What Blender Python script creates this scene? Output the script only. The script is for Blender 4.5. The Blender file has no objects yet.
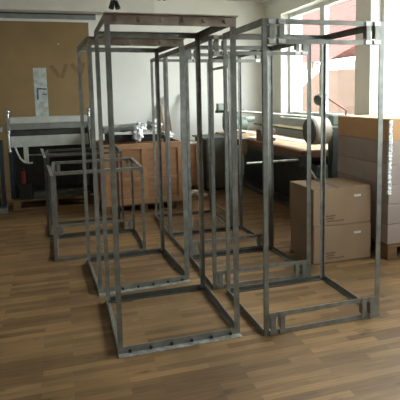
import bpy, bmesh, math, random
from mathutils import Vector, Matrix
random.seed(7)
S = bpy.context.scene
COL = S.collection
PI = math.pi

# ------------------------------------------------------------ camera
TH = 0.29                       # the room is turned this much against the view
F, PITCH, ROLL, HC, CX, CY = 479.935, .109343, .020898, 1.55412, 204.483, 147.178
cd = bpy.data.cameras.new('camera'); cam = bpy.data.objects.new('camera', cd); COL.objects.link(cam)
cd.sensor_fit = 'HORIZONTAL'; cd.sensor_width = 36.0; cd.lens = F * 36.0 / 400.0
cd.shift_x = (200 - CX) / 400.0; cd.shift_y = (CY - 200) / 400.0
cd.clip_end = 300
cam.matrix_world = (Matrix.Translation((0, 0, HC)) @ Matrix.Rotation(-TH, 4, 'Z')
                    @ Matrix.Rotation(PI / 2 - PITCH, 4, 'X') @ Matrix.Rotation(-ROLL, 4, 'Z'))
S.camera = cam

# ------------------------------------------------------------ world, sun, exposure
XR, YB, XL, YF, ZC = 3.82, 8.6, -4.6, -3.2, 3.27      # room box
W = bpy.data.worlds.new('world'); S.world = W; W.use_nodes = True
bg = W.node_tree.nodes['Background']; bg.inputs[0].default_value = (0.93, 0.97, 1.0, 1); bg.inputs[1].default_value = 7.0
sun_d = bpy.data.lights.new('sun', 'SUN'); sun_d.energy = 1.0; sun_d.angle = math.radians(8); sun_d.color = (1, .95, .88)
sun = bpy.data.objects.new('sun', sun_d); COL.objects.link(sun); sun.location = (-6, -6, 14)
sun.rotation_euler = Vector((0.75, 0.35, -0.75)).to_track_quat('-Z', 'Y').to_euler()
WINS = [(5.66, 7.915), (2.95, 5.33), (0.25, 2.62)]  # last opening is out of view, added to bring in more daylight
WZ0, WZ1 = 1.13, 2.94
for y0, y1 in WINS:            # portals only steer the sampling of the sky light
    ld = bpy.data.lights.new('window_portal', 'AREA'); ld.shape = 'RECTANGLE'
    ld.size = WZ1 - WZ0; ld.size_y = y1 - y0; ld.cycles.is_portal = True
    lo = bpy.data.objects.new("window_portal", ld); COL.objects.link(lo)
    lo.location = (XR + .22, (y0 + y1) / 2, (WZ0 + WZ1) / 2); lo.rotation_euler = (0, PI / 2, 0)
S.view_settings.view_transform = 'Standard'; S.view_settings.look = 'None'
S.view_settings.gamma = 1.0; S.view_settings.use_curve_mapping = False
S.view_settings.exposure = 1.65

# ------------------------------------------------------------ materials
def rgb(h):
    h = h.lstrip('#'); v = [int(h[i:i + 2], 16) / 255 for i in (0, 2, 4)]
    return tuple((c / 12.92 if c <= .04045 else ((c + .055) / 1.055) ** 2.4) for c in v) + (1,)
def mat(name, col, col2=None, scale=8, rough=.6, metal=0, bump=0.0, detail=4, contrast=(.35, .65), stretch=(1, 1, 1), spec=.5):
    m = bpy.data.materials.new(name); m.use_nodes = True
    nt = m.node_tree; N = nt.nodes; L = nt.links; b = N['Principled BSDF']
    b.inputs['Roughness'].default_value = rough; b.inputs['Metallic'].default_value = metal
    b.inputs['Specular IOR Level'].default_value = spec
    c1 = rgb(col) if isinstance(col, str) else col
    c2 = rgb(col2) if isinstance(col2, str) else (col2 or tuple(x * .75 for x in c1[:3]) + (1,))
    tc = N.new('ShaderNodeTexCoord'); mp = N.new('ShaderNodeMapping'); mp.inputs['Scale'].default_value = stretch
    no = N.new('ShaderNodeTexNoise'); no.inputs['Scale'].default_value = scale; no.inputs['Detail'].default_value = detail
    cr = N.new('ShaderNodeValToRGB'); cr.color_ramp.elements[0].position = contrast[0]; cr.color_ramp.elements[1].position = contrast[1]
    cr.color_ramp.elements[0].color = c2; cr.color_ramp.elements[1].color = c1
    L.new(tc.outputs['Object'], mp.inputs[0]); L.new(mp.outputs[0], no.inputs['Vector']); L.new(no.outputs['Fac'], cr.inputs[0])
    L.new(cr.outputs[0], b.inputs['Base Color'])
    if bump:
        bp = N.new('ShaderNodeBump'); bp.inputs['Strength'].default_value = bump; bp.inputs['Distance'].default_value = .01
        L.new(no.outputs['Fac'], bp.inputs['Height']); L.new(bp.outputs[0], b.inputs['Normal'])
    return m
def floor_mat():
    m = bpy.data.materials.new('parquet_floor'); m.use_nodes = True
    nt = m.node_tree; N = nt.nodes; L = nt.links; b = N['Principled BSDF']
    tc = N.new('ShaderNodeTexCoord')
    mp = N.new('ShaderNodeMapping'); mp.inputs['Rotation'].default_value = (0, 0, 0.0)
    L.new(tc.outputs['Object'], mp.inputs[0])
    def bricks(w, h, c1, c2, off):
        br = N.new('ShaderNodeTexBrick'); br.offset = off; br.offset_frequency = 2; br.squash = 1
        br.inputs['Scale'].default_value = 1; br.inputs['Brick Width'].default_value = w; br.inputs['Row Height'].default_value = h
        br.inputs['Mortar Size'].default_value = .0012; br.inputs['Mortar Smooth'].default_value = .3; br.inputs['Bias'].default_value = 0
        br.inputs['Color1'].default_value = c1; br.inputs['Color2'].default_value = c2
        br.inputs['Mortar'].default_value = (.13, .09, .055, 1)
        L.new(mp.outputs[0], br.inputs['Vector']); return br
    b1 = bricks(.46, .054, rgb('#967953'), rgb('#6a5338'), .37)
    # big soft wear patches
    n1 = N.new('ShaderNodeTexNoise'); n1.inputs['Scale'].default_value = 1.1; n1.inputs['Detail'].default_value = 5
    L.new(tc.outputs['Object'], n1.inputs['Vector'])
    r1 = N.new('ShaderNodeValToRGB'); r1.color_ramp.elements[0].position = .33; r1.color_ramp.elements[1].position = .62
    r1.color_ramp.elements[0].color = (.68, .66, .64, 1); r1.color_ramp.elements[1].color = (1.05, 1.02, .98, 1)
    L.new(n1.outputs['Fac'], r1.inputs[0])
    # grain along the boards
    mg = N.new('ShaderNodeMapping'); mg.inputs['Scale'].default_value = (3, 60, 1); L.new(tc.outputs['Object'], mg.inputs[0])
    n2 = N.new('ShaderNodeTexNoise'); n2.inputs['Scale'].default_value = 1.5; n2.inputs['Detail'].default_value = 6; L.new(mg.outputs[0], n2.inputs['Vector'])
    r2 = N.new('ShaderNodeValToRGB'); r2.color_ramp.elements[0].position = .3; r2.color_ramp.elements[1].position = .7
    r2.color_ramp.elements[0].color = (.72, .70, .68, 1); r2.color_ramp.elements[1].color = (1.1, 1.08, 1.05, 1)
    L.new(n2.outputs['Fac'], r2.inputs[0])
    # dark spots
    n3 = N.new('ShaderNodeTexNoise'); n3.inputs['Scale'].default_value = 6; n3.inputs['Detail'].default_value = 3
    ms = N.new('ShaderNodeMapping'); ms.inputs['Scale'].default_value = (.6, 1.6, 1); L.new(tc.outputs['Object'], ms.inputs[0]); L.new(ms.outputs[0], n3.inputs['Vector'])
    r3 = N.new('ShaderNodeValToRGB'); r3.color_ramp.elements[0].position = .27; r3.color_ramp.elements[1].position = .36
    r3.color_ramp.elements[0].color = (.5, .48, .45, 1); r3.color_ramp.elements[1].color = (1, 1, 1, 1); L.new(n3.outputs['Fac'], r3.inputs[0])
    prev = b1.outputs['Color']
    for r in (r1, r2, r3):
        mx = N.new('ShaderNodeMix'); mx.data_type = 'RGBA'; mx.blend_type = 'MULTIPLY'; mx.inputs[0].default_value = 1
        L.new(prev, mx.inputs[6]); L.new(r.outputs[0], mx.inputs[7]); prev = mx.outputs[2]
    L.new(prev, b.inputs['Base Color'])
    b.inputs['Roughness'].default_value = .42
    b.inputs['Specular IOR Level'].default_value = .35
    rr = N.new('ShaderNodeMapRange'); rr.inputs[3].default_value = .62; rr.inputs[4].default_value = .42
    L.new(n1.outputs['Fac'], rr.inputs[0]); L.new(rr.outputs[0], b.inputs['Roughness'])
    bp = N.new('ShaderNodeBump'); bp.inputs['Strength'].default_value = .15; bp.inputs['Distance'].default_value = .004
    L.new(b1.outputs['Fac'], bp.inputs['Height']); bp.invert = True; L.new(bp.outputs[0], b.inputs['Normal'])
    return m
def brick_mat(name, c1, c2, mo, w, h):
    m = bpy.data.materials.new(name); m.use_nodes = True
    nt = m.node_tree; N = nt.nodes; L = nt.links; b = N['Principled BSDF']; b.inputs['Roughness'].default_value = .9; b.inputs['Specular IOR Level'].default_value = 0
    tc = N.new('ShaderNodeTexCoord'); mp = N.new('ShaderNodeMapping'); mp.inputs['Rotation'].default_value = (PI / 2, 0, PI / 2)
    sx = N.new('ShaderNodeSeparateXYZ'); cx = N.new('ShaderNodeCombineXYZ')
    L.new(tc.outputs['Object'], sx.inputs[0]); L.new(sx.outputs['Y'], cx.inputs['X']); L.new(sx.outputs['Z'], cx.inputs['Y'])
    br = N.new('ShaderNodeTexBrick'); br.inputs['Scale'].default_value = 1; br.inputs['Brick Width'].default_value = w; br.inputs['Row Height'].default_value = h
    br.inputs['Mortar Size'].default_value = .012; br.inputs['Color1'].default_value = rgb(c1); br.inputs['Color2'].default_value = rgb(c2); br.inputs['Mortar'].default_value = rgb(mo)
    L.new(cx.outputs[0], br.inputs['Vector']); L.new(br.outputs['Color'], b.inputs['Base Color'])
    return m
def glass_mat():
    m = bpy.data.materials.new('window_glass'); m.use_nodes = True
    nt = m.node_tree; N = nt.nodes; L = nt.links
    for n in list(N): N.remove(n)
    o = N.new('ShaderNodeOutputMaterial'); t = N.new('ShaderNodeBsdfTransparent'); g = N.new('ShaderNodeBsdfGlossy')
    g.inputs['Roughness'].default_value = .03; t.inputs[0].default_value = (.95, .97, .96, 1)
    mxv = .06
    mx = N.new('ShaderNodeMixShader'); mx.inputs[0].default_value = mxv; L.new(t.outputs[0], mx.inputs[1]); L.new(g.outputs[0], mx.inputs[2]); L.new(mx.outputs[0], o.inputs[0])
    return m
def plastic_bag_mat():
    m = mat('white_plastic_film', '#d8dadb', '#b9bcbc', 14, .3, bump=.4); return m

M = {}
M['floor'] = floor_mat()
M['wall'] = mat('white_plaster', '#d8d7d0', '#cecdc6', 1.2, .9, bump=.03)
M['ceil'] = mat('ceiling_paint', '#cfccc4', '#c6c3ba', 1.5, .95)
M['winframe'] = mat('window_frame_paint', '#c9ccc4', '#bfc2ba', 3, .5)
M['steel'] = mat('mill_scale_steel', '#8f908a', '#72736d', 14, .42, .55, bump=.05, contrast=(.3, .7))
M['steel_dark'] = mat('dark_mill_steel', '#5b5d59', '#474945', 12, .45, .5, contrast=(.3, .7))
M['steel_brown'] = mat('steel_with_rust_tint', '#aea296', '#877a6d', 9, .5, .4, contrast=(.35, .7))
M['steel_bare_or_lit'] = mat('ground_bare_or_lit_steel', '#c9cac5', '#94958f', 22, .38, .6, contrast=(.35, .6))
M['bolt'] = mat('bolt_steel', '#3c3a36', '#2e2c28', 30, .5, .5)
M['board'] = mat('brown_board', '#7f6845', '#75603e', 2.2, .85, contrast=(.3, .7))
M['stain'] = mat('brown_board_stain', '#6b5535', '#64502f', 20, .8)
M['mach_white'] = mat('pale_machine_paint', '#b3b5ad', '#a2a49c', 9, .5)
M['mach_grey'] = mat('grey_machine_paint', '#7b7d76', '#6a6c65', 9, .5)
M['mach_dark'] = mat('dark_machine_iron', '#34342f', '#26261f', 9, .6)
M['mach_blue'] = mat('dark_blue_paint', '#24333f', '#1c2832', 9, .6)
M['chrome'] = mat('bright_chrome', '#cfd2d2', '#b5b8b8', 9, .22, .8)
M['panel'] = mat('galvanised_panel', '#aeb4ac', '#8e948c', 16, .5, .1)
M['blue_mark'] = mat('blue_marker', '#1f4a66', '#1a3d55', 20, .6)
M['plywood'] = mat('crate_plywood', '#9f7550', '#8a6343', 5, .7, stretch=(1, 1, 6), contrast=(.3, .7))
M['plyedge'] = mat('crate_batten', '#a87f59', '#8f6a48', 6, .7, contrast=(.3, .7))
M['pallet'] = mat('pallet_wood', '#7c5f40', '#634a2f', 7, .8)
M['black'] = mat('black_plastic', '#17181a', '#101112', 9, .45)
M['foam'] = mat('grey_foam', '#8c9089', '#787c75', 18, .9)
M['film'] = plastic_bag_mat()
M['cab'] = mat('grey_cabinet', '#55574f', '#484a43', 5, .6)
M['carton'] = mat('brown_cardboard', '#8b735a', '#7f6950', 4, .85, contrast=(.3, .7))
M['carton2'] = mat('grey_brown_cardboard', '#a3938a', '#978880', 3, .85)
M['carton3'] = mat('orange_cardboard', '#c19a6e', '#b68e62', 3, .85)
M['ink'] = mat('dark_ink', '#57452f', '#4b3b29', 30, .8)
M['tape'] = mat('dark_tape', '#2a2622', '#221f1b', 12, .5)
M['label'] = mat('white_label', '#c9c5bd', '#bab6ae', 30, .7)
M['green'] = mat('green_machine_paint', '#5f6f62', '#4c5a50', 8, .5)
M['green_l'] = mat('pale_green_paint', '#8b968c', '#79847b', 8, .5)
M['green_d'] = mat('dark_green_paint', '#363c38', '#2b302d', 8, .6)
M['tablewood'] = mat('worn_table_wood', '#b99a74', '#97764f', 6, .7, stretch=(4, .6, 1))
M['tableedge'] = mat('table_edge_wood', '#7a573b', '#5c3f29', 9, .8, stretch=(1, 3, 1))
M['belt'] = mat('pale_sanding_belt', '#cfc6b6', '#c0b6a5', 9, .8)
M['redwood'] = mat('dark_red_block', '#5a3836', '#4a2c2b', 9, .7)
M['paper'] = mat('white_paper', '#d8d6cf', '#cfcdc6', 5, .8)
M['rag'] = mat('brown_rag', '#8d7456', '#6e583f', 16, .95)
M['red'] = mat('red_paint', '#7c1f24', '#6a181d', 9, .45)
M['redarm'] = mat('red_brown_arm', '#7d3a34', '#6e302b', 9, .5)
M['rail'] = mat('grey_ceiling_rail', '#7b7e7e', '#6e7171', 9, .5)
M['raildark'] = mat('dark_rail_lip', '#3a3b3a', '#2e2f2e', 9, .6)
M['glass'] = glass_mat()
M['brick'] = brick_mat('red_brick', '#633b38', '#593532', '#6a504c', .5, .16)
M['brick_pale'] = brick_mat('pale_brick', '#675552', '#614f4b', '#70625e', .7, .26)
M['cream'] = mat('cream_render', '#6b634f', '#655d4a', 2, .9, spec=0)
M['whiterender'] = mat('white_render', '#e4e2dc', '#dad8d2', 2, .9)
M['cladding'] = mat('weathered_pink_cladding', '#4f4139', '#463931', 6, .85, spec=0, stretch=(1, 6, .4))
M['ground'] = mat('pale_gravel', '#a09c94', '#8c8880', 5, .95)
M['plank'] = mat('raw_plank', '#8f7350', '#7b6141', 9, .8, stretch=(1, 1, .3))
M['bluestick'] = mat('dark_blue_bar', '#1e2836', '#18202b', 9, .5)

# ------------------------------------------------------------ mesh helpers
def BM(): return bmesh.new()
def box(bm, x0, x1, y0, y1, z0, z1, m=None):
    v = [bm.verts.new(((x0, x1)[i & 1], (y0, y1)[i >> 1 & 1], (z0, z1)[i >> 2 & 1])) for i in range(8)]
    for f in ((0, 2, 3, 1), (4, 5, 7, 6), (0, 1, 5, 4), (2, 6, 7, 3), (0, 4, 6, 2), (1, 3, 7, 5)):
        bm.faces.new([v[i] for i in f])
    if m is not None: bmesh.ops.transform(bm, matrix=m, verts=v)
    return v
def tube(bm, p, q, r, n=12, r2=None):
    p, q = Vector(p), Vector(q); d = q - p; L = d.length
    r2 = r if r2 is None else r2
    rot = d.to_track_quat('Z', 'Y').to_matrix().to_4x4(); mm = Matrix.Translation((p + q) / 2) @ rot
    return bmesh.ops.create_cone(bm, cap_ends=True, segments=n, radius1=r, radius2=r2, depth=L, matrix=mm)['verts']
def path(bm, pts, r, n=8):
    for a, b in zip(pts, pts[1:]): tube(bm, a, b, r, n)
    for a in pts[1:-1]: bmesh.ops.create_icosphere(bm, subdivisions=1, radius=r * 1.02, matrix=Matrix.Translation(a))
def prism(bm, poly, axis, a0, a1):
    """poly: list of 2D points in the other two axes (ordered), extruded along axis from a0 to a1"""
    def P(u, v, a):
        return {'x': (a, u, v), 'y': (u, a, v), 'z': (u, v, a)}[axis]
    A = [bm.verts.new(P(u, v, a0)) for u, v in poly]; B = [bm.verts.new(P(u, v, a1)) for u, v in poly]
    n = len(poly)
    bm.faces.new(A); bm.faces.new(B[::-1])
    for i in range(n): bm.faces.new((A[i], B[i], B[(i + 1) % n], A[(i + 1) % n]))
def obj(name, bm, m, parent=None, bevel=0, smooth=False, loc=None):
    bmesh.ops.recalc_face_normals(bm, faces=bm.faces)
    me = bpy.data.meshes.new(name); bm.to_mesh(me); bm.free()
    if smooth:
        for p in me.polygons: p.use_smooth = True
    o = bpy.data.objects.new(name, me); COL.objects.link(o); me.materials.append(M[m])
    if parent is not None: o.parent = parent
    if loc: o.location = loc
    if bevel:
        b = o.modifiers.new('bevel', 'BEVEL'); b.width = bevel; b.segments = 2; b.limit_method = 'ANGLE'
    if smooth:
        try: me.set_sharp_from_angle(angle=math.radians(40))
        except Exception: pass
    return o
def pobj(name, m, parent, boxes, **k):
    bm = BM()
    for b in boxes: box(bm, *b)
    return obj(name, bm, m, parent, **k)
def struct(name, bm, m, **k):
    o = obj(name, bm, m, **k); o['kind'] = 'structure'; return o
def tag(o, label, cat, group=None, kind=None):
    o['label'] = label; o['category'] = cat
    if group: o['group'] = group
    if kind: o['kind'] = kind
    return o
def thing(name, label, cat, loc=(0, 0, 0), rz=0, group=None):
    o = bpy.data.objects.new(name, None); COL.objects.link(o); o.location = loc; o.rotation_euler = (0, 0, rz); o.empty_display_size = .1
    return tag(o, label, cat, group)

# ------------------------------------------------------------ room shell
T = .2
b = BM(); box(b, XL, XR, YF, YB, -T, 0); struct('floor', b, 'floor')
b = BM(); box(b, XL, XR, YF, YB, ZC, ZC + T); struct('ceiling', b, 'ceil')
b = BM(); box(b, XL - T, XR + .42, YB, YB + T, -T, ZC + T); struct('wall_back', b, 'wall')
b = BM(); box(b, XL - T, XL, YF - T, YB, -T, ZC + T); struct('wall_left', b, 'wall')
b = BM(); box(b, XL, XR + .42, YF - T, YF, -T, ZC + T); struct('wall_front', b, 'wall')
# right wall with four window openings
WT = .42
b = BM(); ys = [YF]
for y0, y1 in sorted(WINS): ys += [y0, y1]
ys.append(YB)
for i in range(0, len(ys), 2): box(b, XR, XR + WT, ys[i], ys[i + 1], -T, ZC + T)
for y0, y1 in WINS:
    box(b, XR, XR + WT, y0, y1, -T, WZ0); box(b, XR, XR + WT, y0, y1, WZ1, ZC + T)
struct('wall_right', b, 'wall')
# cornice strip under the ceiling, ceiling beam over the back wall
b = BM(); box(b, XR - .05, XR, YF, YB, ZC - .07, ZC); struct('trim_1', b, 'ceil')
b = BM(); box(b, XL, 1.62, YB - .35, YB, 2.947, ZC); struct('trim_2', b, 'ceil')
b = BM(); box(b, XL, XR, YB - .018, YB, 0, .09); struct('baseboard_back', b, 'winframe')
b = BM(); box(b, XR - .018, XR, YF, YB - .018, 0, .09); struct('baseboard_right', b, 'winframe')
GX = XR + .15
for i, (y0, y1) in enumerate(WINS):
    b = BM(); fw = .07
    box(b, GX, GX + .07, y0, y0 + fw, WZ0, WZ1); box(b, GX, GX + .07, y1 - fw, y1, WZ0, WZ1)
    box(b, GX, GX + .07, y0 + fw, y1 - fw, WZ0, WZ0 + .09); box(b, GX, GX + .07, y0 + fw, y1 - fw, WZ1 - fw, WZ1)
    mid = y0 + (y1 - y0) * .49
    box(b, GX - .005, GX + .075, mid - .07, mid + .07, WZ0 + .09, WZ1 - fw)
    w = struct('window_%d' % (i + 1), b, 'winframe')
    b = BM(); box(b, GX + .03, GX + .036, y0 + fw, mid - .07, WZ0 + .09, WZ1 - fw); box(b, GX + .03, GX + .036, mid + .07, y1 - fw, WZ0 + .09, WZ1 - fw)
    obj('window_pane', b, 'glass', w)
    b = BM(); box(b, XR - .04, GX, y0 - .03, y1 + .03, WZ0 - .03, WZ0); obj('window_sill', b, 'winframe', w)
    b = BM(); tube(b, (GX - .005, mid, 2.0), (GX - .04, mid, 2.0), .012); box(b, GX - .05, GX - .035, mid - .012, mid + .11, 1.988, 2.012)
    obj('window_handle', b, 'chrome', w)

# ------------------------------------------------------------ outside
b = BM(); box(b, XR + WT, 60, -30, 60, -1.2, -1.0); struct('ground', b, 'ground')
hb = thing('brick_building', 'red brick building seen through the windows, with cream band and white lower wall', 'building', (0, 0, 0))
b = BM(); prism(b, [(28.8, 3.4), (24.7, 3.4), (22.2, 3.97), (21.2, 4.2), (21.2, 9), (28.8, 9)], 'x', 15, 21); obj('brick_wall', b, 'brick', hb)
pobj('cream_band', 'cream', hb, [(14.9, 15.2, 26.7, 28.8, 3.0, 3.4)])
b = BM(); prism(b, [(24.9, -1), (24.9, 2.5), (22.2, 3.2), (21.2, 3.45), (21.2, -1)], 'x', 14.98, 21); obj('annex_wall', b, 'brick_pale', hb)
pobj('lower_wall', 'whiterender', hb, [(15.15, 21, 21.2, 28.8, -1.0, 3.4)])
for ch in hb.children:
    for v in ch.data.vertices: v.co.y += (v.co.x - 15) * 1.3
sh = thing('gabled_shed', 'low gabled wooden shed in front of the red brick building', 'shed', (0, 0, 0))
b = BM(); prism(b, [(21.3, -1.0), (21.3, 1.5), (18.9, 2.5), (17.5, 2.45), (17.5, -1.0)], 'x', 11.0, 14.0); obj('shed_wall', b, 'cladding', sh)

# ------------------------------------------------------------ steel racks
def angle(bm, p, q, a, bdir, c, cdir, t=.006):
    """L profile from p to q; flanges of width a along bdir and c along cdir"""
    p, q, u, v = Vector(p), Vector(q), Vector(bdir), Vector(cdir)
    sec = [Vector((0, 0, 0)), u * a, u * a + v * t, u * t + v * t, u * t + v * c, v * c]
    A = [bm.verts.new(p + s) for s in sec]; B = [bm.verts.new(q + s) for s in sec]
    bm.faces.new(A); bm.faces.new(B[::-1])
    for i in range(6): bm.faces.new((A[i], B[i], B[(i + 1) % 6], A[(i + 1) % 6]))
X, Y, Z = (1, 0, 0), (0, 1, 0), (0, 0, 1)
def neg(v): return tuple(-c for c in v)
def rack(name, label, x, y, rz, w, d, h=2.0, style='frame', fl=.04, mtl='steel', group='welded steel angle frames', dbl='front', cat='rack'):
    r = thing(name, label, cat, (x, y, 0), rz, group)
    lip = .045 if style == 'bolted' else 0
    y0 = lip
    e = .0008; fr = fl * (1.18 if h > 1.5 and fl < .034 else 1.0)
    for (px, dx) in ((0, X), (w, neg(X))):
        for (py, dy) in ((y0, Y), (d, neg(Y))):
            bm = BM(); angle(bm, (px, py, .006), (px, py, h - .006), fl if px == 0 else fr, dx, fl * .6, dy)
            obj('post', bm, mtl, r)
    rh = fl * (1.25 if style == 'bolted' else 1.05)
    def rail(nm, p, q, a, ad, c, cdv, m=mtl):
        bm = BM(); angle(bm, p, q, a, ad, c, cdv); return obj(nm, bm, m, r)
    # front pair
    zf = h
    if style == 'bolted':
        tr = rail('top_rail', (0, y0 - e, h), (w, y0 - e, h), .062, neg(Z), lip, neg(Y), 'steel_brown')
        br = rail('bottom_rail', (0, y0 - e, 0), (w, y0 - e, 0), .045, Z, .03, Y, 'steel')
        bm = BM(); box(bm, 0, w, 0, y0 - e - .0002, 0, .006); obj('bottom_flange', bm, 'steel_bare_or_lit', br)  # bare steel colour, brighter than the rail, paints in light on the flat flange
        for q0, q1 in ((0, .05), (w - .055, w)):
            bm = BM(); box(bm, q0, q1, y0 - .004, y0 - .001, h - .06, h - .035); obj('weld_plate', bm, 'steel_bare_or_lit', tr)
        for k in range(6):
            bx = w * (.09 + .165 * k)
            bm = BM(); tube(bm, (bx, y0 - .001, h - .032), (bx, y0 - .016, h - .032), .011, 8); obj('bolt', bm, 'steel_brown', tr)
            bm = BM(); tube(bm, (bx, y0 - .001, .016), (bx, y0 - .012, .016), .010, 8); obj('bolt', bm, 'bolt', br)
    else:
        rail('top_rail', (0, -e, h), (w, -e, h), rh, neg(Z), fl, Y)
        rail('bottom_rail', (0, -e, 0), (w, -e, 0), rh, Z, fl, Y)
    # back pair, side pairs
    rail('top_rail', (0, d + e, h), (w, d + e, h), rh, neg(Z), fl, neg(Y))
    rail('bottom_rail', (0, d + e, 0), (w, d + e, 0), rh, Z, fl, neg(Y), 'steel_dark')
    for px, dx in ((-e, X), (w + e, neg(X))):
        rail('top_rail', (px, y0, h), (px, d, h), .044, neg(Z), fl, dx, mtl)
        rail('bottom_rail', (px, y0, 0), (px, d, 0), rh * 1.1, Z, fl, dx)
    # doubled rails with short welded spacers near the corners
    gap = .15
    if style == 'double':
        for z, s in ((h, -1), (0, 1)):
            z2 = z + s * gap
            if dbl == 'front':
                bm = BM(); box(bm, fl * .2, w - fl * .2, -.002, .004, min(z2, z2 - s * .03), max(z2, z2 - s * .03))
                obj('inner_rail', bm, mtl, r)
                xs = [(.042, .078), (.108, .142)]; spans = xs + [(w - b_, w - a_) for a_, b_ in xs]
                for a_, b_ in spans:
                    bm = BM(); box(bm, a_, b_, -.008, -.0025, min(z, z2) + .006, max(z, z2) - .006); box(bm, a_, a_ + .006, -.0025, .03, min(z, z2) + .04, max(z, z2) - .04)
                    sp_ = obj('spacer', bm, mtl, r, bevel=.0015)
                    for zz in (min(z, z2) + .004, max(z, z2) - .030):
                        bm = BM(); box(bm, a_ - .006, b_ + .006, -.0105, -.0081, zz, zz + .026); obj('weld_patch', bm, 'steel_bare_or_lit' if s < 0 else 'steel', sp_)
            elif dbl in ('right', 'back'):
                if dbl == 'right':
                    bm = BM(); box(bm, w - .004, w + .002, 0, d, min(z2, z2 - s * .03), max(z2, z2 - s * .03)); obj('inner_rail', bm, mtl, r)
                    for a_, b_ in ((.045, .08), (.11, .145), (d - .08, d - .045)):
                        bm = BM(); box(bm, w + .0025, w + .008, a_, b_, min(z, z2), max(z, z2)); obj('spacer', bm, mtl, r)
                else:
                    bm = BM(); box(bm, 0, w, d - .004, d + .002, min(z2, z2 - s * .03), max(z2, z2 - s * .03)); obj('inner_rail', bm, mtl, r)
                    for a_, b_ in ((.045, .08), (w - .08, w - .045)):
                        bm = BM(); box(bm, a_, b_, d + .0025, d + .008, min(z, z2), max(z, z2)); obj('spacer', bm, mtl, r)
    return r
rack('steel_rack', 'tall grey steel frame nearest the left, bolt heads along its front top rail', .262, 2.745, .001, .785, .832, h=2.018, style='bolted', fl=.031)
rack('steel_rack', 'tall steel frame with bolted front rail directly behind the nearest left frame', .221, 3.70, .056, .756, .85, style='bolted', fl=.032)
rack('steel_rack', 'tall steel frame nearest on the right, doubled front rails before the brown cartons', 1.186, 2.707, .003, .862, .731, style='double', fl=.03)
rack('steel_rack', 'second tall doubled-rail frame in the right row, directly behind the nearest one', 1.103, 3.526, -.014, .862, .775, style='double', fl=.03)
rack('steel_rack', 'third tall doubled-rail frame counting back from the front of the right row', 1.108, 4.336, .017, .868, .747, style='double', fl=.03)
rack('steel_rack', 'rearmost tall steel frame of the right row, nearest the plywood crate', 1.087, 5.122, -.017, .7645, .84, style='double', fl=.03, dbl='right')
LG = 'low steel frames'
l1 = rack('low_steel_rack', 'waist-high welded steel frame behind the left tall frames, nearer of the two low ones', -.12, 4.655, -.01, .875, .79, h=.86, style='double', fl=.03, dbl='back', group=LG)
l2 = rack('low_steel_rack', 'waist-high steel frame farther back, close to the sheet metal folding machine', -.2, 5.52, -.03, .85, .56, h=.93, fl=.024, mtl='steel_dark', group=LG)
for r, h in ((l1, .86), (l2, .93)):
    bm = BM(); prism(bm, [(0, h - .03), (.026, h - .03), (.004, h + .065), (-.028, h + .075)], 'y', -.012, -.004); obj('corner_plate', bm, 'steel_bare_or_lit', r)

# ------------------------------------------------------------ pallet helper
def pallet(label, x, y, w, d, group='wooden pallets', hgt=.14):
    p = thing('wooden_pallet', label, 'pallet', (x, y, 0), 0, group)
    n = 5
    for k in range(n):
        yy = k * (d - .1) / (n - 1); pobj('deck_board', 'pallet', p, [(0, w, yy, yy + .1, hgt - .022, hgt)], bevel=.003)
    for yy in (0, (d - .09) / 2, d - .09):
        for xx in (0, (w - .1) / 2, w - .1):
            pobj('block', 'pallet', p, [(xx, xx + .1, yy, yy + .09, .02, hgt - .022)])
    for yy in (0, (d - .09) / 2, d - .09): pobj('base_board', 'pallet', p, [(0, w, yy, yy + .09, 0, .02)])
    return p

# ------------------------------------------------------------ plywood crate, its pallet and its contents
CX0, CX1, CY0, CY1, CZ0, CZ1 = .48, 1.56, 6.28, 7.02, .12, .93
pallet('wooden pallet carrying the open plywood crate', CX0, CY0 + .02, CX1 - CX0, CY1 - CY0 - .04, hgt=.118)
c = thing('plywood_crate', 'open brown plywood crate with battens, filled with scrap, behind the steel frames', 'crate', (0, 0, 0))
t = .018
pobj('crate_wall', 'plywood', c, [(CX0, CX1, CY0, CY0 + t, CZ0, CZ1)]); pobj('crate_wall', 'plywood', c, [(CX0, CX1, CY1 - t, CY1, CZ0, CZ1)])
pobj('crate_wall', 'plywood', c, [(CX0, CX0 + t, CY0 + t, CY1 - t, CZ0, CZ1)]); pobj('crate_wall', 'plywood', c, [(CX1 - t, CX1, CY0 + t, CY1 - t, CZ0, CZ1)])
pobj('crate_bottom', 'plywood', c, [(CX0 + t, CX1 - t, CY0 + t, CY1 - t, CZ0, CZ0 + t)])
for z in (CZ0, CZ1 - .075): pobj('batten', 'plyedge', c, [(CX0, CX1, CY0 - .018, CY0, z, z + .075)], bevel=.002)
for x in (CX0, CX0 + .52, CX1 - .07): pobj('batten', 'plyedge', c, [(x, x + .07, CY0 - .018, CY0, CZ0 + .075, CZ1 - .075)], bevel=.002)
for y in (CY0, CY1 - .07): pobj('batten', 'plyedge', c, [(CX0 - .018, CX0, y, y + .07, CZ0, CZ1)])
pobj('batten', 'plyedge', c, [(CX0 + .07, CX0 + .52, CY0 - .016, CY0, .44, .48), (CX0 + .59, CX1 - .07, CY0 - .016, CY0, .44, .48)])

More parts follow.
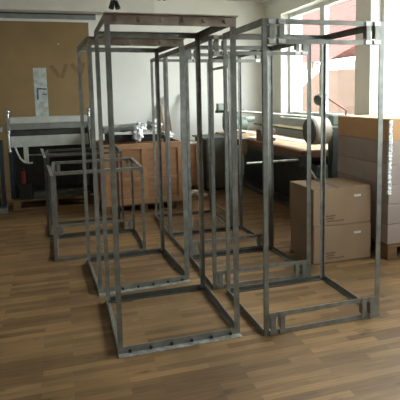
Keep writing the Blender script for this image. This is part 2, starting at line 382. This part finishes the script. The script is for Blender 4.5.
def lump(bm, cx, cy, cz, sx, sy, sz, seed, sub=3, amp=.25):
    rnd = random.Random(seed); ph = [rnd.uniform(0, 6) for _ in range(9)]
    vs = bmesh.ops.create_icosphere(bm, subdivisions=sub, radius=1)['verts']
    for v in vs:
        p = v.co.copy()
        k = 1 + amp * (math.sin(5 * p.x + ph[0]) * math.sin(4 * p.y + ph[1]) + .6 * math.sin(9 * p.z + ph[2] + 3 * p.x) + .4 * math.sin(13 * p.y + ph[3]) * math.sin(11 * p.x + ph[4]))
        v.co = Vector((cx + p.x * k * sx, cy + p.y * k * sy, cz + p.z * k * sz))
b = BM(); box(b, -.36, .36, -.22, .22, -.05, .05, Matrix.Rotation(.0, 4, 'Y')); o = obj('black_plastic_case', b, 'black', bevel=.012, loc=(.945, 6.67, .99))
tag(o, 'flat black plastic case lying in the left of the plywood crate', 'case')
b = BM(); box(b, -.29, .29, -.17, .17, -.045, .045, Matrix.Rotation(-.05, 4, 'Y')); o = obj('foam_block', b, 'foam', bevel=.02, loc=(.83, 6.80, 1.105))
tag(o, 'grey foam sheet lying on the black case in the crate', 'foam')
b = BM(); box(b, .62, 1.3, 6.36, 6.385, .79, .82, Matrix.Rotation(.0, 4, 'Y')); o = obj('pale_strip', b, 'paper', loc=(0, 0, .012)); o.rotation_euler = (0, .03, 0); o.location.z = .285; o.location.x = -.03
tag(o, 'thin pale strip lying across the black case in the crate', 'strip')
b = BM(); lump(b, 1.03, 6.46, 1.13, .08, .075, .07, 4); lump(b, .97, 6.36, 1.04, .065, .045, .10, 9)
o = obj('plastic_bag', b, 'film', smooth=True); tag(o, 'crumpled white plastic bag bulging over the front edge of the crate', 'bag')
b = BM(); lump(b, 1.27, 6.72, 1.14, .10, .12, .075, 12); lump(b, 1.43, 6.66, 1.0, .085, .12, .06, 15); o = obj('plastic_film', b, 'film', smooth=True); tag(o, 'loose heap of white plastic film in the right end of the crate', 'plastic film')
b = BM(); box(b, 1.34, 1.52, 6.33, 6.44, .14, .93); o = obj('black_box', b, 'black', bevel=.01); tag(o, 'small black box under the white film in the crate', 'box')

# second crate, lower cabinet, things leaning on the back wall
c2 = thing('plywood_crate', 'smaller plywood crate right of the open crate, sheets lying on top', 'crate')
pobj('crate_body', 'plywood', c2, [(1.72, 2.10, 7.3, 7.85, .1, .76)]); pobj('lid', 'plyedge', c2, [(1.70, 2.12, 7.28, 7.87, .76, .785)])
for x in (1.72, 2.03): pobj('batten', 'plyedge', c2, [(x, x + .07, 7.282, 7.3, .1, .76)])
for x in (1.72, 2.0): pobj('foot', 'pallet', c2, [(x, x + .1, 7.32, 7.83, 0, .1)])
b = BM(); box(b, -.2, .2, -.22, .22, 0, .006); o = obj('white_sheet', b, 'paper', loc=(1.90, 7.56, .785)); o.rotation_euler = (0, 0, .35); tag(o, 'loose white sheet lying on the smaller crate lid', 'sheet')
cb = thing('grey_cabinet', 'dark grey metal cabinet between the small crate and the green sander', 'cabinet')
pobj('cabinet_body', 'cab', cb, [(2.2, 2.60, 7.3, 7.95, .04, .84)], bevel=.004); pobj('top', 'cab', cb, [(2.16, 2.62, 7.28, 7.97, .84, .865)])
pobj('door', 'cab', cb, [(2.22, 2.58, 7.288, 7.3, .08, .60)]); pobj('drawer', 'cab', cb, [(2.22, 2.58, 7.288, 7.3, .62, .82)])
pobj('plinth', 'black', cb, [(2.22, 2.58, 7.33, 7.93, 0, .04)])
def leaning(name, label, x0, z1, x1, w, m, cat, d=.022, group=None):
    bm = BM(); box(bm, -w / 2, w / 2, -d / 2, d / 2, 0, 1)
    o = obj(name, bm, m); L = Vector((x1 - x0, .33, z1)); o.scale = (1, 1, L.length)
    o.location = (x0, YB - .37, .012); o.rotation_mode = 'QUATERNION'
    zz = L.normalized(); xx = Vector((1, 0, 0)); yy = zz.cross(xx).normalized(); xx = yy.cross(zz)
    o.rotation_quaternion = Matrix((xx, yy, zz)).transposed().to_quaternion()
    return tag(o, label, cat, group)
leaning('wooden_plank', 'narrow raw plank leaning on the white wall beside the blue bar', 1.95, 1.52, 1.84, .05, 'plank', 'plank')
leaning('wooden_plank', 'shorter raw plank leaning on the wall above the crate, left of the other plank', 1.82, 1.36, 1.72, .06, 'plank', 'plank')
leaning('blue_bar', 'thin dark blue bar leaning against the white back wall', 2.03, 1.55, 2.14, .045, 'bluestick', 'bar')
b = BM(); lump(b, 1.98, 7.1, .04, .10, .07, .04, 21); lump(b, 2.03, 6.95, .022, .09, .05, .022, 25); o = obj('crumpled_paper', b, 'paper', smooth=True); tag(o, 'crumpled white paper lying on the floor in front of the small crate', 'paper')

# ------------------------------------------------------------ brown wall board, ceiling rail, spotlights
bd = thing('wall_board', 'large brown fibre board standing against the back wall at the left', 'board')
pobj('board_sheet', 'board', bd, [(-3.2, .535, YB - .035, YB - .019, 0, 2.812)])
def stroke(bm, pts, w, y0, y1):
    for (x0, z0), (x1, z1) in zip(pts, pts[1:]):
        d = Vector((x1 - x0, z1 - z0)); n = Vector((-d.y, d.x)).normalized() * w / 2
        prism(bm, [(x0 - n.x, z0 - n.y), (x1 - n.x, z1 - n.y), (x1 + n.x, z1 + n.y), (x0 + n.x, z0 + n.y)], 'y', y0, y1)
b = BM(); ys0, ys1 = YB - .0358, YB - .035
stroke(b, [(-.11, 2.09), (.02, 1.90)], .07, ys0, ys1); stroke(b, [(.14, 2.12), (.06, 1.88)], .06, ys0 - .0004, ys1)
stroke(b, [(.23, 2.12), (.36, 1.93)], .07, ys0, ys1); stroke(b, [(.43, 2.14), (.37, 1.93)], .06, ys0 - .0004, ys1)
obj('stain', b, 'stain', bd)
pobj('pin', 'paper', bd, [(.02, .035, YB - .042, YB - .035, 2.44, 2.455)])
rl = thing('wall_rail', 'grey rail fixed along the back wall above the brown board', 'rail')
pobj('rail_body', 'rail', rl, [(-3.2, .66, YB - .07, YB, 2.86, 2.925)]); pobj('rail_lip', 'raildark', rl, [(-3.2, .66, YB - .09, YB - .001, 2.925, 2.945)])
def spotlight(label, x, y, z):
    s = thing('ceiling_spotlight', label, 'spotlight', (x, y, 0), 0, 'black ceiling spotlights')
    bm = BM(); tube(bm, (0, 0, ZC), (0, 0, ZC - .03), .05); obj('mount', bm, 'black', s)
    bm = BM(); tube(bm, (0, 0, ZC - .03), (0, 0, z + .1), .012); obj('stem', bm, 'black', s)
    for k in (-1, 1):
        bm = BM(); tube(bm, (k * .02, 0, z + .10), (k * .045, -.03, z), .026, 14, .036); obj('lamp_head', bm, 'black', s, smooth=True)
spotlight('black twin-headed spotlight on the ceiling above the left steel frame', .76, 6.6, 2.71)
spotlight('black ceiling spotlight at the top edge of the picture, right of the twin-headed one', 1.40, 6.6, 2.85)

# ------------------------------------------------------------ sheet metal folding machine at the left
fx0, fx1, fy = -.67, .37, 7.1
pallet('long wooden pallet under the folding machine, against the back wall', fx0 - .02, fy - .05, 1.1, .7)
fm = thing('folding_machine', 'pale grey sheet metal folding machine with hand levers, in front of the brown board', 'machine')
pobj('clamping_beam', 'mach_white', fm, [(fx0, fx1, fy, fy + .2, 1.205, 1.292)], bevel=.006)
pobj('clamping_blade', 'mach_grey', fm, [(fx0, fx1, fy + .01, fy + .16, 1.12, 1.205)], bevel=.003)
pobj('lower_beam', 'mach_dark', fm, [(fx0, fx1, fy + .04, fy + .24, 1.03, 1.105)])
pobj('folding_apron', 'mach_white', fm, [(fx0, fx1, fy - .03, fy + .03, .88, 1.03)], bevel=.005)
for s, x in ((0, fx0 - .05), (1, fx1)):
    pobj('side_bracket', 'mach_grey', fm, [(x, x + .05, fy, fy + .22, 1.06, 1.28)], bevel=.006)
    pobj('side_frame', 'mach_blue' if s == 0 else 'mach_dark', fm, [(x, x + .06, fy + .05, fy + .3, .14, 1.06)], bevel=.004)
    kb = BM(); xx = x + .025; tube(kb, (xx, fy + .05, 1.28), (xx, fy + .05, 1.36), .016); bmesh.ops.create_uvsphere(kb, u_segments=12, v_segments=8, radius=.03, matrix=Matrix.Translation((xx, fy + .05, 1.37)))
    obj('knob', kb, 'chrome', fm, smooth=True)
    lb = BM(); tube(lb, (xx, fy - .05, 1.09), (xx + .008, fy - .06, .84), .022, 12, .016); bmesh.ops.create_uvsphere(lb, u_segments=10, v_segments=6, radius=.028, matrix=Matrix.Translation((xx + .008, fy - .06, .83)))
    bmesh.ops.create_uvsphere(lb, u_segments=10, v_segments=6, radius=.028, matrix=Matrix.Translation((xx, fy - .05, 1.1))); tube(lb, (xx, fy - .05, 1.0), (xx, fy + .06, 1.0), .014)
    obj('lever', lb, 'chrome', fm, smooth=True)
hb2 = BM(); path(hb2, [(-.62, fy - .04, .885), (-.59, fy - .06, .80), (-.56, fy - .07, .73), (-.51, fy - .07, .672), (-.45, fy - .07, .658), (-.40, fy - .07, .66)], .013)
obj('handle', hb2, 'mach_white', fm, smooth=True)
pobj('support', 'mach_white', fm, [(-.515, -.455, fy - .02, fy + .04, .66, .88)], bevel=.004)
tb = BM(); tube(tb, (-.455, fy + .01, .76), (.3, fy + .01, .76), .01); obj('tie_rod', tb, 'steel', fm)
pobj('base', 'mach_dark', fm, [(fx0 - .04, fx1 + .05, fy + .1, fy + .5, .14, .24)])
pobj('back_plate', 'mach_dark', fm, [(fx0, fx1, fy + .33, fy + .36, .24, 1.03)])
sp = thing('metal_panel', 'tall narrow galvanised metal panel with a blue mark, standing behind the folding machine', 'panel')
pb = BM(); prism(pb, [(-.335, .242), (-.155, .242), (-.165, 1.99), (-.347, 1.99)], 'y', fy + .37, fy + .39); obj('sheet', pb, 'panel', sp)
b = BM(); stroke(b, [(-.30, 1.53), (-.30, 1.69), (-.17, 1.68)], .022, fy + .368, fy + .37); stroke(b, [(-.235, 1.61), (-.175, 1.60)], .016, fy + .368, fy + .37)
obj('blue_mark', b, 'blue_mark', sp); o = sp; o['label'] = sp['label']
sb = BM(); box(sb, -.70 + .1, -.44, fy - .04, fy + .04, .14, .37); o = obj('storage_box', sb, 'black', bevel=.006); tag(o, 'small black box on the pallet under the folding machine, carrying the red canister', 'box')
rc = thing('red_canister', 'dark red canister in the shadow below the folding machine', 'canister')
b = BM(); tube(b, (-.545, fy, .37), (-.545, fy, .54), .036, 16); obj('canister_body', b, 'red', rc, smooth=True, bevel=.006)
b = BM(); tube(b, (-.545, fy, .54), (-.545, fy, .575), .016, 12); obj('cap', b, 'black', rc, smooth=True)
for k, (x0, x1, y, z, h) in enumerate(((-.42, .36, fy - .04, .14, .05), (-.40, .32, fy + .04, .14, .06), (-.41, .34, fy - .03, .192, .045))):
    b = BM(); box(b, x0, x1, y, y + .05, z, z + h); o = obj('steel_profile', b, 'steel_dark', bevel=.002)
    tag(o, ['dark steel bar lying on the pallet below the folding machine, lower front one', 'dark steel bar on the pallet, rear one nearest the machine base', 'dark steel bar stacked on top of the lower front bar on the pallet'][k], 'steel bar', 'steel bars on the pallet')

# left-edge upright stand
st = thing('tool_stand', 'dark upright machine stand cut off by the left edge of the picture', 'stand')
pobj('column', 'mach_dark', st, [(-.93, -.86, 7.0, 7.2, .06, 1.1)], bevel=.004); pobj('column', 'mach_blue', st, [(-.83, -.79, 7.05, 7.2, .06, .98)], bevel=.004)
pobj('foot', 'mach_grey', st, [(-1.1, -.76, 6.93, 7.28, 0, .06)], bevel=.006); pobj('head', 'mach_grey', st, [(-1.0, -.77, 7.0, 7.25, 1.1, 1.17)], bevel=.006)

# ------------------------------------------------------------ long belt sander under the window
s = thing('belt_sander', 'long green belt sanding machine with wooden table under the window', 'machine')
tx0, tx1, ty0, ty1 = 2.68, 3.42, 5.02, 8.25
pobj('table_top', 'tablewood', s, [(tx0, tx1, ty0, ty1, .862, .875)])
pobj('table_edge', 'tableedge', s, [(tx0 - .01, tx1, ty0 - .01, ty1, .79, .862)], bevel=.004)
pobj('table_beam', 'cab', s, [(tx0 + .14, tx0 + .2, ty0 + .1, ty1 - .1, .70, .79)])
for (x, y) in ((tx0 + .1, ty0 + .12), (tx1 - .12, ty0 + .12), (tx0 + .1, ty1 - .25), (tx1 - .12, ty1 - .25)):
    pobj('leg', 'green_d', s, [(x, x + .09, y, y + .09, 0, .79)], bevel=.004)
pobj('base_cabinet', 'green_d', s, [(3.2, 3.6, 5.9, 8.2, .0, .70)], bevel=.006)
pobj('motor_box', 'green', s, [(2.92, 3.2, 5.08, 5.42, .35, .68)], bevel=.03)
b = BM(); tube(b, (1.98, 4.99, .775), (tx0 + .05, 4.99, .775), .013); obj('side_rod', b, 'steel_bare_or_lit', s)
pobj('rod_bracket', 'green_d', s, [(tx0 - .06, tx0 + .08, 4.96, 5.02, .70, .82)])
b = BM(); tube(b, (2.72, 5.0, .72), (2.86, 4.96, .50), .02, 10, .028); obj('lever', b, 'chrome', s, smooth=True)
for x in (2.90, 3.06): pobj('floor_rail', 'steel_dark', s, [(x, x + .035, 5.3, 7.9, 0, .04)])
DX0, DX1, NY, FY, DZ, R = 2.70, 2.90, 4.86, 7.75, 1.115, .15
for yy, nm in ((NY, 'near'), (FY, 'far')):
    b = BM(); tube(b, (DX0, yy, DZ), (DX1, yy, DZ), R, 32); obj('drum', b, 'mach_white' if nm == 'near' else 'green', s, smooth=True)
    b = BM(); tube(b, (DX0 - .012, yy, DZ), (DX0, yy, DZ), R * .98, 32); tube(b, (DX0 - .04, yy, DZ), (DX0 - .012, yy, DZ), .035, 16); obj('drum_cover', b, 'cab' if nm == 'near' else 'green', s, smooth=True)
b = BM()                                       # belt loop round both drums
n = 16; out = []; inn = []
for k in range(n + 1):
    a = -PI / 2 - PI * k / n; out.append((NY + math.cos(a) * (R + .006), DZ + math.sin(a) * (R + .006))); inn.append((NY + math.cos(a) * (R + .002), DZ + math.sin(a) * (R + .002)))
for k in range(n + 1):
    a = PI / 2 - PI * k / n; out.append((FY + math.cos(a) * (R + .006), DZ + math.sin(a) * (R + .006))); inn.append((FY + math.cos(a) * (R + .002), DZ + math.sin(a) * (R + .002)))
m_ = len(out)
V = [[b.verts.new((x, p[0], p[1])) for p in lst] for x in (DX0 + .02, DX1 - .02) for lst in (out, inn)]
for k in range(m_):
    j = (k + 1) % m_
    b.faces.new((V[0][k], V[0][j], V[2][j], V[2][k])); b.faces.new((V[1][k], V[1][j], V[3][j], V[3][k]))
    b.faces.new((V[0][k], V[0][j], V[1][j], V[1][k])); b.faces.new((V[2][k], V[2][j], V[3][j], V[3][k]))
obj('sanding_belt', b, 'belt', s, smooth=True)
pobj('belt_guard', 'paper', s, [(DX0 - .07, DX0 + .10, NY + .1, FY + .2, DZ + .155, DZ + .172)])
pobj('rear_shelf', 'cream', s, [(3.44, 3.7, 5.2, 8.3, .98, 1.005)])
for yy in (NY, FY):
    pobj('drum_column', 'green_d' if yy < 5.1 else 'green', s, [(DX1 + .06, DX1 + .16, yy - .05, yy + .05, .80 if yy > 5.1 else .0, DZ + .04)], bevel=.012)
    b = BM(); tube(b, (DX1, yy, DZ), (DX1 + .32, yy, DZ), .05, 16); obj('axle', b, 'green_l', s, smooth=True)
b = BM(); tube(b, (DX1 + .22, NY, DZ - .02), (DX1 + .5, NY, DZ - .02), .07, 20); obj('drive_motor', b, 'green', s, smooth=True)
pobj('switch_box', 'green', s, [(2.98, 3.08, NY - .03, NY + .08, DZ + .06, DZ + .17)], bevel=.012)
b = BM(); tube(b, (2.66, 7.62, 1.03), (3.02, 7.7, 1.03), .12, 24); obj('rear_motor', b, 'green', s, smooth=True)
pobj('control_box', 'green_l', s, [(2.52, 2.66, 7.60, 7.72, 1.285, 1.40)], bevel=.01)
pobj('control_arm', 'green_d', s, [(2.50, 3.0, 7.64, 7.70, 1.24, 1.285)])
pobj('control_post', 'green_d', s, [(2.80, 2.86, 7.86, 7.92, .875, 1.25)])

b = BM(); box(b, 2.70, 2.93, 6.25, 6.42, .876, 1.04); o = obj('wooden_block', b, 'redwood', bevel=.006); tag(o, 'dark red block standing on the wooden table of the sander', 'block')
b = BM()
pts = [(-.30, .0), (-.18, .004), (-.06, .008), (0.06, .025), (.13, .06)]
for (a, za), (c_, zc) in zip(pts, pts[1:]):
    prism(b, [(a, za), (c_, zc), (c_, zc + .004), (a, za + .004)], 'x', -.14, .14)
o = obj('paper_sheet', b, 'paper', loc=(2.86, 6.80, .8765)); o.rotation_euler = (0, 0, -1.75); tag(o, 'white paper sheet with a lifted edge lying on the sander table', 'paper')
b = BM()
for k in range(7):
    a = k / 6; box(b, -.005 - .012 * math.sin(a * 3), .006 + .012 * math.sin(a * 3), -.05 + .10 * a * .2 - .02 * math.sin(a * 5), .05 + .05 * math.sin(a * 2.4), -.03 * (k + 1), -.03 * k + .002)
lump(b, -.01, .01, -.17, .03, .09, .075, 3, 2, .15)
o = obj('brown_rag', b, 'rag', loc=(2.645, 6.72, .868)); tag(o, 'crumpled brown rag hanging over the edge of the sander table', 'rag')
# gooseneck lamp with green shade
lp = thing('work_lamp', 'green shaded work lamp on a thin red-brown arm, before the window', 'lamp')
b = BM(); tube(b, (3.22, 5.05, .875), (3.22, 5.05, .90), .06, 20); obj('lamp_base', b, 'green_d', lp, smooth=True)
b = BM(); path(b, [(3.22, 5.05, .90), (3.30, 5.05, 1.33), (2.98, 5.0, 1.50)], .011); obj('arm', b, 'redarm', lp, smooth=True)
b = BM(); tube(b, (3.00, 5.0, 1.50), (2.89, 4.96, 1.47), .035, 20, .062); tube(b, (2.885, 4.958, 1.4685), (2.85, 4.945, 1.459), .062, 20, .062); obj('lamp_shade', b, 'green', lp, smooth=True)

# ------------------------------------------------------------ cartons
def carton(label, x, y, z, w, d, h, rz=0, m='carton', group=None, printed=False, flaps=False, lab=True):
    c = thing('cardboard_box', label, 'box', (x, y, z), rz, group)
    pobj('box_body', m, c, [(0, w, 0, d, 0, h - .004)], bevel=.006)
    if flaps:
        pobj('flap', m, c, [(.002, w * .40, .002, d - .002, h - .004, h)]); pobj('flap', m, c, [(w * .44, w - .002, .002, d - .002, h - .004, h + .003)])
        pobj('tape', 'tape', c, [(w * .395, w * .445, .002, d - .002, h - .003, h - .0015)])
    else:
        pobj('flap', m, c, [(.002, w - .002, .002, d - .002, h - .004, h)])
    if printed:
        bm = BM(); rnd = random.Random(11)
        for row, (n_, zz) in enumerate(((13, .082), (12, .058), (20, .034))):      # three rows of small block print, too blurred to read
            for q in range(n_):
                if row < 2 and q == 4: continue
                if row == 2 and q in (4, 5): continue
                xx = w * .11 + q * .0125
                box(bm, xx, xx + .009, -.0006, .0006, zz, zz + .015 * rnd.choice((.75, 1, 1)))
        obj('printed_text', bm, 'ink', c)
    if lab: pobj('label_sticker', 'label', c, [(w * .70, w * .82, -.001, .001, h * .72, h * .78)])
    return c
CG = 'brown cartons in the front stack'
carton('brown cardboard box at the bottom of the front stack, under the other printed box', 2.125, 3.75, .001, .60, .45, .344, printed=True, group=CG)
carton('brown cardboard box on top of the front stack, dark slit across its lid', 2.123, 3.752, .347, .60, .46, .344, .004, printed=True, flaps=True, group=CG)

# pallet load of long boxes beside the window
pallet('wooden pallet below the tall load of cartons at the right edge', 2.815, 3.62, .98, .86)
LX0, LX1, LY0, LY1 = 2.815, 3.80, 3.63, 4.47
tiers = [.145, .335, .52, .70, .885, 1.10, 1.30]
PG = 'cartons of the tall pallet load'
ordn = ['lowest', 'second lowest', 'third from the bottom', 'fourth from the bottom', 'fifth from the bottom', 'topmost']
for k in range(6):
    z0, z1 = tiers[k] + .0015, tiers[k + 1]
    m = 'carton3' if k == 5 else ('carton2' if k % 2 == 0 or k == 4 else 'carton2')
    carton('%s flat %s carton of the tall pallet load at the right' % (ordn[k], 'orange-brown' if k == 5 else 'grey-brown'), LX0 + random.uniform(0, .006), LY0, z0, LX1 - LX0 - .01, LY1 - LY0, z1 - z0, m=m, group=PG, lab=False)
# crinkled stretch film wound round the near corner
b = BM(); n = 60; rnd = random.Random(5)
rows = []
for k in range(n + 1):
    z = .62 + (1.29 - .62) * k / n; o_ = rnd.uniform(.004, .022)
    w1 = rnd.uniform(.008, .02); w2 = .028 + rnd.uniform(-.008, .008)
    rows.append([b.verts.new(p) for p in ((LX0 - .004, LY0 + w1, z), (LX0 - o_, LY0 - .002 - o_, z), (LX0 + w2 * .5, LY0 - .006 - rnd.uniform(0, .012), z), (LX0 + w2, LY0 - .003, z))])
for r0, r1 in zip(rows, rows[1:]):
    for i in range(3): b.faces.new((r0[i], r0[i + 1], r1[i + 1], r1[i]))
o = obj('stretch_film', b, 'film'); sm = o.modifiers.new('solid', 'SOLIDIFY'); sm.thickness = .001
tag(o, 'crinkled white stretch film strip on the near corner of the pallet load', 'plastic film')
